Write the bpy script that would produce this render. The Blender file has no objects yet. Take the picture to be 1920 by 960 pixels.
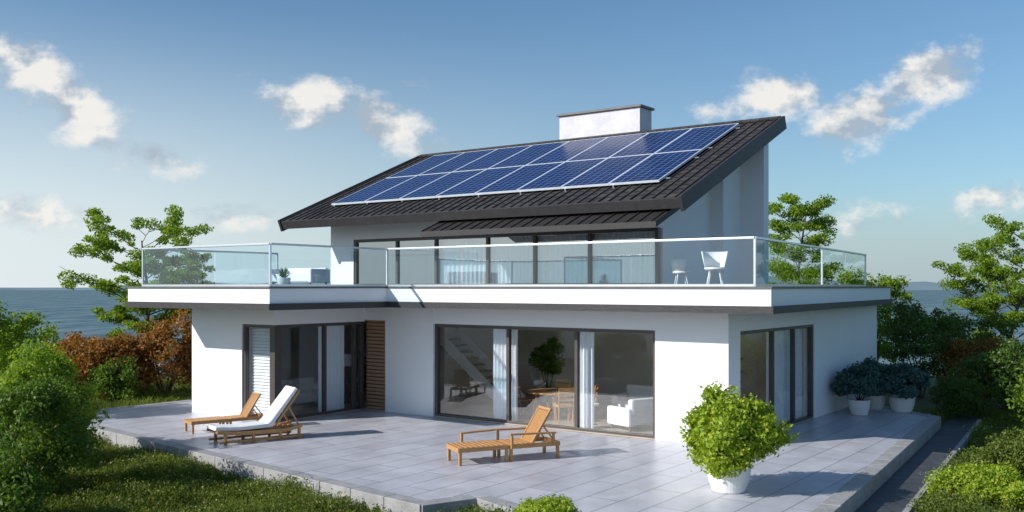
import bpy, math, random
import numpy as np
from mathutils import Vector, Matrix, Quaternion

random.seed(7)
RNG = np.random.default_rng(11)
scene = bpy.context.scene
COL = scene.collection

# ------------------------------------------------------------------ materials
def nmat(name):
    m = bpy.data.materials.new(name); m.use_nodes = True
    nt = m.node_tree
    for n in list(nt.nodes): nt.nodes.remove(n)
    out = nt.nodes.new('ShaderNodeOutputMaterial')
    return m, nt, out

def pmat(name, col, rough=.6, col2=None, nscale=4., bump=0., bscale=30., metal=0., spec=.5, detail=6., stretch=None, coat=0.):
    m, nt, out = nmat(name)
    p = nt.nodes.new('ShaderNodeBsdfPrincipled')
    nt.links.new(p.outputs[0], out.inputs[0])
    p.inputs['Roughness'].default_value = rough
    p.inputs['Metallic'].default_value = metal
    p.inputs['Specular IOR Level'].default_value = spec
    p.inputs['Coat Weight'].default_value = coat
    if col2 is None: col2 = tuple(c*.85 for c in col)
    tc = nt.nodes.new('ShaderNodeTexCoord')
    mp = nt.nodes.new('ShaderNodeMapping')
    nt.links.new(tc.outputs['Object'], mp.inputs[0])
    if stretch: mp.inputs['Scale'].default_value = stretch
    nz = nt.nodes.new('ShaderNodeTexNoise'); nz.inputs['Scale'].default_value = nscale
    nz.inputs['Detail'].default_value = detail; nz.inputs['Roughness'].default_value = .65
    nt.links.new(mp.outputs[0], nz.inputs['Vector'])
    cr = nt.nodes.new('ShaderNodeValToRGB')
    cr.color_ramp.elements[0].position = .3; cr.color_ramp.elements[1].position = .7
    cr.color_ramp.elements[0].color = (*col2, 1); cr.color_ramp.elements[1].color = (*col, 1)
    nt.links.new(nz.outputs[0], cr.inputs[0]); nt.links.new(cr.outputs[0], p.inputs['Base Color'])
    if bump:
        n2 = nt.nodes.new('ShaderNodeTexNoise'); n2.inputs['Scale'].default_value = bscale
        n2.inputs['Detail'].default_value = 5
        nt.links.new(mp.outputs[0], n2.inputs['Vector'])
        b = nt.nodes.new('ShaderNodeBump'); b.inputs['Strength'].default_value = bump; b.inputs['Distance'].default_value = .02
        nt.links.new(n2.outputs[0], b.inputs['Height']); nt.links.new(b.outputs[0], p.inputs['Normal'])
    return m

def leafmat(name, c1, c2, c3, trans=.35):
    m, nt, out = nmat(name)
    g = nt.nodes.new('ShaderNodeNewGeometry')
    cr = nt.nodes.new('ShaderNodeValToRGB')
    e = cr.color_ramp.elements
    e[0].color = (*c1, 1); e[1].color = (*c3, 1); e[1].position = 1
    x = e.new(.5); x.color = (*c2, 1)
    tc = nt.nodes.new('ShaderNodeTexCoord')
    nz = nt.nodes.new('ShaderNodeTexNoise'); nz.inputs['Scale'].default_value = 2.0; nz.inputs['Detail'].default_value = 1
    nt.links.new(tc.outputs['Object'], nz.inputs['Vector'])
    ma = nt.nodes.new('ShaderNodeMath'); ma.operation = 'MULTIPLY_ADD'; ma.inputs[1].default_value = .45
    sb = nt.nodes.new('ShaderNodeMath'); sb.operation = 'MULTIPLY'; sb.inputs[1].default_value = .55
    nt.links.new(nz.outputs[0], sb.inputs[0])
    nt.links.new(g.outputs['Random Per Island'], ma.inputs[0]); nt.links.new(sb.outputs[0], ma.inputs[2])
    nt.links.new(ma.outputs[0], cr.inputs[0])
    p = nt.nodes.new('ShaderNodeBsdfPrincipled'); p.inputs['Roughness'].default_value = .5
    p.inputs['Specular IOR Level'].default_value = .3
    nt.links.new(cr.outputs[0], p.inputs['Base Color'])
    t = nt.nodes.new('ShaderNodeBsdfTranslucent')
    mul = nt.nodes.new('ShaderNodeMix'); mul.data_type = 'RGBA'; mul.blend_type = 'MULTIPLY'
    mul.inputs[0].default_value = 1; mul.inputs[7].default_value = (1.7, 1.6, .7, 1)
    nt.links.new(cr.outputs[0], mul.inputs[6]); nt.links.new(mul.outputs[2], t.inputs[0])
    mx = nt.nodes.new('ShaderNodeMixShader'); mx.inputs[0].default_value = trans
    nt.links.new(p.outputs[0], mx.inputs[1]); nt.links.new(t.outputs[0], mx.inputs[2])
    nt.links.new(mx.outputs[0], out.inputs[0])
    return m

def glassmat(name, tint, refl=.10, graze=.85, power=4.):
    m, nt, out = nmat(name)
    t = nt.nodes.new('ShaderNodeBsdfTransparent'); t.inputs[0].default_value = (*tint, 1)
    g = nt.nodes.new('ShaderNodeBsdfGlossy'); g.inputs['Roughness'].default_value = .01
    g.inputs[0].default_value = (.95, .97, 1, 1)
    lw = nt.nodes.new('ShaderNodeLayerWeight'); lw.inputs[0].default_value = .5
    pw = nt.nodes.new('ShaderNodeMath'); pw.operation = 'POWER'; pw.inputs[1].default_value = power
    nt.links.new(lw.outputs['Facing'], pw.inputs[0])
    a = nt.nodes.new('ShaderNodeMath'); a.operation = 'MULTIPLY_ADD'; a.inputs[1].default_value = graze; a.inputs[2].default_value = refl; a.use_clamp = True
    nt.links.new(pw.outputs[0], a.inputs[0])
    tc = nt.nodes.new('ShaderNodeTexCoord')
    nz = nt.nodes.new('ShaderNodeTexNoise'); nz.inputs['Scale'].default_value = .7; nz.inputs['Detail'].default_value = 1
    nt.links.new(tc.outputs['Object'], nz.inputs['Vector'])
    b = nt.nodes.new('ShaderNodeBump'); b.inputs['Strength'].default_value = .06; b.inputs['Distance'].default_value = .05
    nt.links.new(nz.outputs[0], b.inputs['Height']); nt.links.new(b.outputs[0], g.inputs['Normal'])
    mx = nt.nodes.new('ShaderNodeMixShader')
    nt.links.new(a.outputs[0], mx.inputs[0]); nt.links.new(t.outputs[0], mx.inputs[1]); nt.links.new(g.outputs[0], mx.inputs[2])
    nt.links.new(mx.outputs[0], out.inputs[0])
    return m

def brickmat(name, c1, c2, mortar, bw, rh, ms, rough=.6, offset=.5, bump=.3, spec=.5, coat=0., noise=.25, rot=0., shift=(0,0,0)):
    m, nt, out = nmat(name)
    p = nt.nodes.new('ShaderNodeBsdfPrincipled'); nt.links.new(p.outputs[0], out.inputs[0])
    p.inputs['Specular IOR Level'].default_value = spec; p.inputs['Coat Weight'].default_value = coat
    p.inputs['Coat Roughness'].default_value = .05
    tc = nt.nodes.new('ShaderNodeTexCoord'); mp = nt.nodes.new('ShaderNodeMapping')
    mp.inputs['Rotation'].default_value = (0, 0, rot); mp.inputs['Location'].default_value = shift
    nt.links.new(tc.outputs['Object'], mp.inputs[0])
    b = nt.nodes.new('ShaderNodeTexBrick'); b.offset = offset
    b.inputs['Scale'].default_value = 1; b.inputs['Brick Width'].default_value = bw; b.inputs['Row Height'].default_value = rh
    b.inputs['Mortar Size'].default_value = ms; b.inputs['Mortar Smooth'].default_value = .1; b.inputs['Bias'].default_value = 0
    b.inputs['Color1'].default_value = (*c1, 1); b.inputs['Color2'].default_value = (*c2, 1); b.inputs['Mortar'].default_value = (*mortar, 1)
    nt.links.new(mp.outputs[0], b.inputs['Vector'])
    nz = nt.nodes.new('ShaderNodeTexNoise'); nz.inputs['Scale'].default_value = 1.1; nz.inputs['Detail'].default_value = 8; nz.inputs['Roughness'].default_value = .7
    nt.links.new(tc.outputs['Object'], nz.inputs['Vector'])
    mr = nt.nodes.new('ShaderNodeMapRange'); mr.inputs[1].default_value = .3; mr.inputs[2].default_value = .7
    mr.inputs[3].default_value = 1-noise; mr.inputs[4].default_value = 1+noise*.5
    nt.links.new(nz.outputs[0], mr.inputs[0])
    mul = nt.nodes.new('ShaderNodeVectorMath'); mul.operation = 'SCALE'
    nt.links.new(b.outputs[0], mul.inputs[0]); nt.links.new(mr.outputs[0], mul.inputs['Scale'])
    nt.links.new(mul.outputs[0], p.inputs['Base Color'])
    rr = nt.nodes.new('ShaderNodeMapRange'); rr.inputs[3].default_value = max(0, rough-.12); rr.inputs[4].default_value = rough+.12
    nt.links.new(nz.outputs[0], rr.inputs[0]); nt.links.new(rr.outputs[0], p.inputs['Roughness'])
    if bump:
        bp = nt.nodes.new('ShaderNodeBump'); bp.inputs['Strength'].default_value = bump; bp.inputs['Distance'].default_value = .01; bp.invert = True
        nt.links.new(b.outputs['Fac'], bp.inputs['Height']); nt.links.new(bp.outputs[0], p.inputs['Normal'])
    return m

M = {}
M['white'] = pmat('white_render', (.90, .90, .905), .8, (.86, .86, .87), .9, .06, 60)
M['inner'] = pmat('inner_plaster', (.86, .81, .75), .8, (.80, .75, .69), 1.5)
M['dark'] = pmat('dark_trim', (.045, .040, .042), .55, (.028, .025, .027), 6, .4, 25)
M['cap'] = pmat('coping_metal', (.14, .13, .13), .45, (.09, .085, .085), 3)
M['roof'] = brickmat('roof_tile', (.075, .066, .062), (.046, .041, .040), (.016, .015, .015), .30, .36, .012, .6, .5, .9, .35, 0, .4)
M['canopy'] = pmat('canopy_metal', (.030, .025, .024), .6, (.018, .016, .015), 4, .2, 25)
M['frame'] = pmat('window_frame', (.085, .072, .065), .4, (.06, .052, .048), 5)
M['glass'] = glassmat('window_glass', (.94, .96, .97), .07, .75)
M['glass_upper'] = glassmat('upper_window_glass', (.90, .94, .97), .38, .6)
M['rail_glass'] = glassmat('balustrade_glass', (.80, .92, .97), .09, .45)
M['alu'] = pmat('brushed_metal', (.80, .82, .85), .3, (.70, .72, .75), 8, 0, 1, .7)
M['panel'] = brickmat('solar_cell', (.004, .013, .060), (.006, .019, .085), (.17, .26, .52), .2447, .2447, .009, .25, 0, 0, .10, 0, .12, shift=(.0, .01, 0))
M['panelframe'] = pmat('panel_frame', (.72, .76, .82), .35, (.62, .66, .72), 8)
M['tile'] = brickmat('terrace_tile', (.60, .595, .64), (.53, .525, .575), (.24, .24, .26), 2.4, .62, .012, .34, .5, .35, .5, 0, .22, rot=math.pi/2)
M['kerb'] = pmat('kerb_stone', (.42, .41, .41), .7, (.26, .255, .25), 3, .5, 25)
M['path'] = brickmat('path_paving', (.085, .09, .10), (.06, .065, .07), (.03, .03, .03), .6, .4, .01, .6, .5, .4)
M['teak'] = pmat('teak_wood', (.58, .32, .12), .5, (.42, .20, .07), 6, .2, 40, stretch=(1, 6, 6))
M['slatwood'] = pmat('slat_wood', (.42, .25, .15), .55, (.28, .16, .095), 6, .2, 40, stretch=(1, 6, 6))
M['cushion'] = pmat('cushion_fabric', (.84, .84, .83), .9, (.78, .78, .77), 6, .2, 90)
M['curtain'] = pmat('curtain_fabric', (.88, .90, .93), .9, (.80, .83, .86), 8)
M['pot'] = pmat('pot_ceramic', (.82, .82, .81), .4, (.76, .76, .74), 3)
M['soil'] = pmat('soil', (.035, .025, .018), .95, (.02, .015, .01), 20, .6, 40)
M['floor'] = brickmat('room_floor', (.56, .45, .35), (.50, .40, .31), (.24, .19, .15), 1.4, .3, .004, .35, .4, .1)
M['bark'] = pmat('bark', (.12, .09, .065), .9, (.055, .04, .03), 8, .8, 20, stretch=(1, 1, .3))
M['concrete'] = pmat('chimney_render', (.74, .70, .74), .85, (.58, .56, .59), 2.5, .3, 40)
M['furn'] = pmat('dark_wood', (.22, .12, .06), .45, (.14, .07, .04), 8)
M['screen'] = pmat('picture_canvas', (.30, .38, .40), .7, (.65, .62, .55), 3)
L = {}
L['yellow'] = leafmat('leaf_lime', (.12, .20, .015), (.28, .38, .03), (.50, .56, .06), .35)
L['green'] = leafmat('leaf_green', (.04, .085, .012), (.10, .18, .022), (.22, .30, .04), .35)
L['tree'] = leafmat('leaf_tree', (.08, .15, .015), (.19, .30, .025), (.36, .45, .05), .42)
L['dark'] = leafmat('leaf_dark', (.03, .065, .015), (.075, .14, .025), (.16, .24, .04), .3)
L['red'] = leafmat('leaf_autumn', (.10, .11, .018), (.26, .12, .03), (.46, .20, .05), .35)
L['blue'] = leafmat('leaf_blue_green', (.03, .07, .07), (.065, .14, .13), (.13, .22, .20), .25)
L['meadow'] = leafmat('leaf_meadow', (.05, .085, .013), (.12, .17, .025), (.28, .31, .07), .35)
L['flower'] = leafmat('petal', (.45, .20, .12), (.5, .42, .2), (.6, .55, .5), .3)

# ------------------------------------------------------------------ mesh builder
class MB:
    def __init__(s): s.v = []; s.f = []
    def add(s, vs, fs):
        o = len(s.v); s.v += [tuple(p) for p in vs]; s.f += [tuple(i+o for i in f) for f in fs]
        return s
    def box(s, x0, x1, y0, y1, z0, z1):
        return s.add([(x0,y0,z0),(x1,y0,z0),(x1,y1,z0),(x0,y1,z0),(x0,y0,z1),(x1,y0,z1),(x1,y1,z1),(x0,y1,z1)],
            [(0,3,2,1),(4,5,6,7),(0,1,5,4),(1,2,6,5),(2,3,7,6),(3,0,4,7)])
    def prism(s, poly, z0, z1):
        n = len(poly)
        return s.add([(x,y,z0) for x,y in poly]+[(x,y,z1) for x,y in poly],
            [tuple(range(n-1,-1,-1)), tuple(range(n,2*n))]+[(i,(i+1)%n,n+(i+1)%n,n+i) for i in range(n)])
    def uprism(s, prof, u0, u1):
        n = len(prof)
        return s.add([(u0,y,z) for y,z in prof]+[(u1,y,z) for y,z in prof],
            [tuple(range(n-1,-1,-1)), tuple(range(n,2*n))]+[(i,(i+1)%n,n+(i+1)%n,n+i) for i in range(n)])
    def beam(s, p0, p1, w, h, up=(0,0,1)):
        p0, p1 = Vector(p0), Vector(p1); d = (p1-p0).normalized(); up = Vector(up)
        a = d.cross(up)
        if a.length < 1e-4: a = d.cross(Vector((1,0,0)))
        a.normalize(); b = a.cross(d).normalized(); a = a*w/2; b = b*h/2
        return s.add([p0-a-b,p0+a-b,p0+a+b,p0-a+b,p1-a-b,p1+a-b,p1+a+b,p1-a+b],
            [(0,1,2,3),(7,6,5,4),(0,4,5,1),(1,5,6,2),(2,6,7,3),(3,7,4,0)])
    def cyl(s, p0, p1, r0, r1, n=12, cap=True):
        p0, p1 = Vector(p0), Vector(p1); d = (p1-p0).normalized()
        a = d.orthogonal().normalized(); b = d.cross(a)
        vs = []
        for p, r in ((p0,r0),(p1,r1)):
            for i in range(n):
                t = 2*math.pi*i/n; vs.append(p+a*math.cos(t)*r+b*math.sin(t)*r)
        fs = [(i,(i+1)%n,n+(i+1)%n,n+i) for i in range(n)]
        if cap: fs += [tuple(range(n-1,-1,-1)), tuple(range(n,2*n))]
        return s.add(vs, fs)
    def lathe(s, prof, n=28):
        vs = []; fs = []
        for r, z in prof:
            for i in range(n):
                t = 2*math.pi*i/n; vs.append((r*math.cos(t), r*math.sin(t), z))
        for j in range(len(prof)-1):
            for i in range(n): fs.append((j*n+i, j*n+(i+1)%n, (j+1)*n+(i+1)%n, (j+1)*n+i))
        return s.add(vs, fs)
    def obj(s, name, mat, parent=None, bevel=0., smooth=False, mw=None):
        me = bpy.data.meshes.new(name); me.from_pydata(s.v, [], s.f); me.update()
        me.materials.append(mat)
        if smooth: me.polygons.foreach_set('use_smooth', [True]*len(me.polygons))
        o = bpy.data.objects.new(name, me); COL.objects.link(o)
        if parent: o.parent = parent
        if mw is not None: o.matrix_world = mw
        if bevel:
            b = o.modifiers.new('bevel', 'BEVEL'); b.width = bevel; b.segments = 2; b.limit_method = 'ANGLE'
        return o

def empty(name, mw=None, parent=None):
    o = bpy.data.objects.new(name, None); COL.objects.link(o); o.empty_display_size = .3
    if parent: o.parent = parent
    if mw is not None: o.matrix_world = mw
    return o
def tag(o, label, cat, group=None):
    o['label'] = label; o['category'] = cat
    if group: o['group'] = group
    return o
def copy_tree(o, mw):
    n = o.copy(); COL.objects.link(n); n.matrix_world = mw
    for c in list(o.children):
        k = c.copy(); COL.objects.link(k); k.parent = n; k.matrix_parent_inverse = c.matrix_parent_inverse.copy()
    return n

def npmesh(name, V, nper, mat):
    N = len(V); nf = N//nper
    me = bpy.data.meshes.new(name)
    me.vertices.add(N); me.vertices.foreach_set('co', V.astype(np.float32).ravel())
    me.loops.add(N); me.loops.foreach_set('vertex_index', np.arange(N, dtype=np.int32))
    me.polygons.add(nf); me.polygons.foreach_set('loop_start', np.arange(0, N, nper, dtype=np.int32))
    me.update(calc_edges=True); me.materials.append(mat)
    return me

def unit(a): return a/np.maximum(np.linalg.norm(a, axis=1, keepdims=True), 1e-6)
def leafverts(C, size, out=None, aspect=.55, bias=.7):
    n = RNG.normal(size=C.shape)
    n = unit(n)
    if out is not None: n = unit(n+out*bias)
    t = unit(np.cross(n, RNG.normal(size=C.shape))); b = np.cross(n, t)
    Ls = (size*(.6+.8*RNG.random((len(C), 1))))
    V = np.stack([C-t*Ls*.5, C+b*Ls*aspect*.5+n*Ls*.06, C+t*Ls*.5, C-b*Ls*aspect*.5+n*Ls*.06], 1)
    return V.reshape(-1, 3)

def bush_centers(R, nclump, nleaf, cr, seed=0, low=-.75, lumpy=1.):
    r = np.random.default_rng(seed)
    d = unit(r.normal(size=(nclump, 3)))
    d[:, 2] = np.where(d[:, 2] < low, -d[:, 2], d[:, 2])
    rad = .45+.5*r.random((nclump, 1))**.5
    rad *= (1+lumpy*(.18*np.sin(d[:, :1]*5+seed)+.14*np.cos(d[:, 1:2]*7+seed*2)))
    c = d*rad*np.array(R)*.9; c[:, 2] += R[2]
    rr = cr*(.6+.8*r.random((nclump, 1)))
    g = r.normal(size=(nclump, nleaf, 3)); g = g/np.linalg.norm(g, axis=2, keepdims=True)
    g = g*(r.random((nclump, nleaf, 1))**.45)
    P = c[:, None, :]+g*rr[:, None, :]*np.array([1, 1, .8])
    O = unit((g+d[:, None, :]*.7+np.array([0, 0, .3])).reshape(-1, 3))
    P = P.reshape(-1, 3)
    st = r.random(len(P)) < .05
    P[st] += O[st]*cr*.6*lumpy*r.random((st.sum(), 1))
    k = P[:, 2] > .0
    return P[k], O[k]

def shrub(name, loc, R, mat, nclump=70, nleaf=160, cr=.3, ls=.09, seed=1, rotz=0, lumpy=1.):
    P, O = bush_centers(R, nclump, nleaf, cr, seed, -.75, lumpy)
    root = empty(name, Matrix.Translation(loc) @ Matrix.Rotation(rotz, 4, 'Z'))
    me = npmesh('foliage', leafverts(P, ls, O), 4, mat)
    o = bpy.data.objects.new('foliage', me); COL.objects.link(o); o.parent = root
    mb = MB(); r = random.Random(seed)
    for i in range(9):
        a = r.random()*6.28; q = .55
        p1 = Vector((math.cos(a)*R[0]*q, math.sin(a)*R[1]*q, R[2]*(.9+.5*r.random())))
        mb.cyl((math.cos(a)*.05, math.sin(a)*.05, 0), p1*.5+Vector((0,0,.1)), .03, .022, 6, False)
        mb.cyl(p1*.5+Vector((0,0,.1)), p1, .022, .008, 6, False)
    mb.obj('stem', M['bark'], root)
    return root

def tree(name, loc, H, W, mat, seed=1, ls=.12, tuft=.5, nleaf=190, nb=17, start=.25, forks=1):
    r = random.Random(seed); mb = MB(); tips = []
    def poly(p, d, l, r0, r1, n, wander, up, sides=6):
        pts = [p.copy()]; q = p; dd = d.normalized()
        for i in range(n):
            dd = (dd+Vector((r.uniform(-1,1), r.uniform(-1,1), r.uniform(-.5,.5)))*wander+Vector((0,0,up))).normalized()
            q2 = q+dd*l/n
            mb.cyl(q, q2, r0+(r1-r0)*i/n, r0+(r1-r0)*(i+1)/n, sides, False); q = q2; pts.append(q.copy())
        return pts
    tr = H*.019
    leaders = [(poly(Vector((0,0,-.3)), Vector((r.uniform(-.12,.12), r.uniform(-.1,.1), 1)), H*.92, tr, tr*.18, 10, .09, .06, 9), start)]
    for f in range(forks):
        b = leaders[0][0][3+f]; a = r.random()*6.28
        leaders.append((poly(b, Vector((math.cos(a)*.55, math.sin(a)*.55, 1)), H*(.55-.1*f), tr*.62, tr*.15, 7, .10, .05, 8), .25))
    ga = r.random()*6.28
    for li, (pts, st) in enumerate(leaders):
        n = len(pts)-1; kb = nb if li == 0 else nb//2
        for k in range(kb):
            t = st+(1-st)*(k+.5)/kb; x = t*n; i = min(int(x), n-1); p = pts[i].lerp(pts[i+1], x-i)
            ga += 2.4+r.uniform(-.4,.4)
            hh = min(1., p.z/H)
            l = W*.5*(.38+.62*math.sin(math.pi*min(1, max(0, (hh-.12)/.95))))*r.uniform(.7,1.15)*(1 if li == 0 else .75)
            el = .2+.6*hh*r.uniform(.5,1.2)
            d = Vector((math.cos(ga), math.sin(ga), el))
            bp = poly(p, d, l, tr*.34*(1.15-hh), .012, 5, .2, .02, 5)
            tips.append((bp[-1], 1.)); tips.append((bp[-2], .8)); 
            if r.random() < .6: tips.append((bp[-3], .6))
            for s_ in range(3):
                q = bp[2+s_ % 3]; a2 = ga+r.choice((-1,1))*r.uniform(.5,1.2)
                sp_ = poly(q, Vector((math.cos(a2), math.sin(a2), r.uniform(.0,.6))), l*r.uniform(.3,.5), .02, .008, 3, .2, .02, 4)
                tips.append((sp_[-1], .8))
    zm = max(t[0].z for t in tips)+tuft*.5; sc = H/zm
    xm = sorted(math.hypot(t[0].x, t[0].y) for t in tips)[int(len(tips)*.96)]+tuft*.6; sx = (W*.5)/xm
    mb.v = [(x*sx, y*sx, z*sc) for x, y, z in mb.v]
    root = empty(name, Matrix.Translation(loc))
    mb.obj('trunk', M['bark'], root, smooth=True)
    P = []
    for t, w in tips:
        if r.random() < .10: continue
        rr = tuft*w*r.uniform(.6, 1.15); n = int(nleaf*w*(rr/tuft+.2))
        g = unit(RNG.normal(size=(n, 3)))*RNG.random((n, 1))**.5
        P.append(np.array((t.x*sx, t.y*sx, t.z*sc))+g*rr*np.array([1.1, 1.1, .62]))
    P = np.concatenate(P); O = np.tile(np.array([[0, 0, 1.]]), (len(P), 1))
    me = npmesh('crown', leafverts(P, ls, O, .6, .6), 4, mat)
    o = bpy.data.objects.new('crown', me); COL.objects.link(o); o.parent = root
    return root

# ------------------------------------------------------------------ house frame
ANG = math.atan2(-.5864, .81)
C0 = Vector((4.82, 21.16, 0))
MH = Matrix.Translation(C0) @ Matrix.Rotation(ANG, 4, 'Z')
MHI = MH.inverted()
def H2W(u, v, z=0): return MH @ Vector((u, v, z))

house = empty('modern_house', MH)
tag(house, 'white two-storey modern house with sloping dark roof and glazed balcony', 'house')

SB = 3.03
w = MB()
w.box(-1.82, 0, 0, .3, 0, SB)
w.box(-8.64, -1.82, 0.03, .3, 2.57, SB)
w.box(-10.45, -8.64, 0, .3, 0, SB)
w.box(-11.25, -10.45, 0, .3, 2.62, SB)
w.box(-.3, 0, .3, .68, 0, SB); w.box(-.3, -.03, .68, 5.83, 2.57, SB); w.box(-.3, 0, 5.83, 12, 0, SB)
w.box(-17, -.3, 11.7, 12, 0, SB)
w.box(-17, -16.7, .3, 11.7, 0, SB)
w.box(-17, -14.81, 0, .3, 0, SB)
w.box(-14.81, -12.6, -3.35, -3.05, 0, SB)
w.box(-12.6, -11.25, -3.35, -3.05, 2.58, SB)
w.box(-11.55, -11.25, -3.05, 0, 2.58, SB)
w.box(-14.81, -14.51, -3.05, 0, 0, SB)
w.obj('wall', M['white'], house)
iw = MB()
iw.box(-11.25, -11.1, .3, 6.5, 0, 3.0)
iw.box(-16.7, -.3, 6.5, 6.6, 0, 3.0)
iw.obj('partition', M['inner'], house)
ce = MB(); ce.box(-16.7, -.3, .3, 6.5, 3.0, 3.028); ce.box(-14.51, -11.55, -3.05, .3, 3.0, 3.028)
ce.obj('ceiling', M['inner'], house)
fl = MB(); fl.box(-16.7, -.02, .02, 11.7, .004, .03); fl.box(-14.5, -11.27, -3.3, .02, .004, .03)
fl.obj('floor', M['floor'], house)

def offset_poly(P, d):
    n = len(P); out = []
    for i in range(n):
        a, b, c = Vector(P[i-1]), Vector(P[i]), Vector(P[(i+1) % n])
        e1 = (b-a).normalized(); e2 = (c-b).normalized()
        n1 = Vector((e1.y, -e1.x)); n2 = Vector((e2.y, -e2.x))
        k = (n1+n2); k = k/(k.dot(n1)) if abs(k.dot(n1)) > 1e-6 else n1
        out.append(tuple(b+k*d))
    return out
SL = [(1.37,-1.03),(.35,12.3),(-17.3,12.3),(-17.3,-.1),(-15.25,-.1),(-15.25,-5.07),(-9.39,-5.07),(-9.39,-1.03)]
slab = MB().prism(SL, 3.19, 3.55).obj('balcony_slab', M['white'], house)
MB().prism(offset_poly(SL, .06), SB+.001, 3.19).obj('fascia_band', M['dark'], slab)
MB().prism(offset_poly(SL, .03), 3.55, 3.598).obj('coping', M['cap'], slab)

mb = MB(); mb.box(-11.25, -10.45, .10, .14, 0, 2.62)
z = .05
while z < 2.58:
    mb.box(-11.22, -10.48, .03, .098, z, z+.075); z += .105
mb.obj('slatted_panel', M['slatwood'], house)

def window_u(u0, u1, v, z0, z1, mull, name='window', fw=.09, parent=house, gm_='glass'):
    root = empty(name, parent=parent)
    f = MB(); d = .07
    f.box(u0, u1, v-d, v+d, z1-fw, z1); f.box(u0, u1, v-d, v+d, z0, z0+fw*.7)
    f.box(u0, u0+fw, v-d, v+d, z0+fw*.7, z1-fw); f.box(u1-fw, u1, v-d, v+d, z0+fw*.7, z1-fw)
    for m in mull: f.box(m-fw*.5, m+fw*.5, v-d+.01, v+d-.01, z0+fw*.7, z1-fw)
    f.obj('frame', M['frame'], root, .006)
    a = z0+fw*.7; b = z1-fw
    MB().add([(u0+fw,v,a),(u1-fw,v,a),(u1-fw,v,b),(u0+fw,v,b)], [(0,1,2,3)]).obj('glass', M[gm_], root)
    return root
def window_v(v0, v1, u, z0, z1, mull, name='window', fw=.09, parent=house):
    root = empty(name, parent=parent)
    f = MB(); d = .07
    f.box(u-d, u+d, v0, v1, z1-fw, z1); f.box(u-d, u+d, v0, v1, z0, z0+fw*.7)
    f.box(u-d, u+d, v0, v0+fw, z0+fw*.7, z1-fw); f.box(u-d, u+d, v1-fw, v1, z0+fw*.7, z1-fw)
    for m in mull: f.box(u-d+.01, u+d-.01, m-fw*.5, m+fw*.5, z0+fw*.7, z1-fw)
    f.obj('frame', M['frame'], root, .006)
    a = z0+fw*.7; b = z1-fw
    MB().add([(u,v0+fw,a),(u,v1-fw,a),(u,v1-fw,b),(u,v0+fw,b)], [(0,1,2,3)]).obj('glass', M['glass'], root)
    return root
window_u(-8.64, -1.82, .14, .03, 2.57, [-6.15, -4.05], 'sliding_door')
window_v(.68, 5.83, -.10, .03, 2.57, [2.9, 4.4], 'window', .08)
window_u(-12.6, -11.42, -3.23, .03, 2.58, [], 'window')
window_v(-3.16, -.02, -11.36, .03, 2.58, [-1.5, -.35], 'sliding_door')
MB().box(-11.46, -11.27, -3.33, -3.16, .03, 2.58).obj('corner_post', M['frame'], house)
lb = MB(); z = .12
while z < 2.5:
    lb.beam((-12.52, -3.10, z), (-11.46, -3.10, z), .010, .075, up=(0, .5, 1)); z += .085
lb.obj('louvre_blind', M['curtain'], house)
window_u(-15.27, -3.55, 3.6, 3.62, 5.22, [-13.29, -11.58, -9.47, -7.69, -5.77], 'window', .10, gm_='glass_upper')

SLOPE = .4182
def roofz(v): return 5.84+(v-1.785)*SLOPE
TH = .30
def rz(v): return roofz(v)-TH+.02
w = MB()
w.uprism([(3.5,3.6),(3.75,3.6),(3.75,rz(3.75)),(3.5,rz(3.5))], -16.4, -15.27)
w.uprism([(3.5,5.22),(3.75,5.22),(3.75,rz(3.75)),(3.5,rz(3.5))], -15.27, -3.52)
w.uprism([(3.75,3.6),(8.2,3.6),(8.2,rz(8.2)),(3.75,rz(3.75))], -3.77, -3.52)
w.uprism([(3.75,3.6),(8.4,3.6),(8.4,rz(8.4)),(3.75,rz(3.75))], -16.4, -16.15)
w.uprism([(8.2,3.6),(8.6,3.6),(8.6,rz(8.6)),(8.2,rz(8.2))], -3.77, -2.34)
w.uprism([(6.9,3.6),(8.2,3.6),(8.2,rz(8.2)),(6.9,rz(6.9))], -3.52, -3.1)
w.uprism([(8.4,3.6),(8.65,3.6),(8.65,rz(8.65)),(8.4,rz(8.4))], -16.4, -3.77)
w.obj('upper_wall', M['white'], house)
MB().box(-12.2, -3.77, 5.2, 5.3, 3.6, 6.4).obj('partition', M['inner'], house)

roof = empty('roof', parent=house)
sl_len = math.hypot(8.91-1.785, (8.91-1.785)*SLOPE)
a_s = math.atan(SLOPE)
MR = Matrix.Translation((0, 1.785, 5.84)) @ Matrix.Rotation(a_s, 4, 'X')
cov = MB(); cov.box(-16.95, -2.05, 0, sl_len, -.06, 0)
u = -16.9
while u < -2.1:
    cov.box(u-.018, u+.018, -.03, sl_len, 0, .035); u += .32
y = .35
while y < sl_len:
    cov.box(-16.95, -2.05, y, y+.03, 0, .014); y += .36
cvo = cov.obj('roof_covering', M['roof'], roof); cvo.matrix_local = MR
und = MB(); und.box(-16.94, -2.06, .02, sl_len-.02, -.27, -.062)
o = und.obj('roof_deck', M['dark'], roof); o.matrix_local = MR
for (x0, x1) in ((-2.04, -1.94), (-17.06, -16.96)):
    b = MB(); b.box(x0, x1, -.12, sl_len+.06, -.34, .07)
    o = b.obj('bargeboard', M['dark'], roof, .01); o.matrix_local = MR
b = MB(); b.box(-16.95, -2.05, -.08, -.005, -.27, .01); o = b.obj('fascia', M['dark'], roof, .008); o.matrix_local = MR
b = MB(); b.box(-16.95, -2.05, sl_len-.14, sl_len+.04, .02, .09); o = b.obj('ridge_cap', M['roof'], roof, .01); o.matrix_local = MR
b = MB()
V0, V1 = 2.95, 8.4
y0 = (V0-1.785)/math.cos(a_s); y1 = (V1-1.785)/math.cos(a_s)
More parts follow.
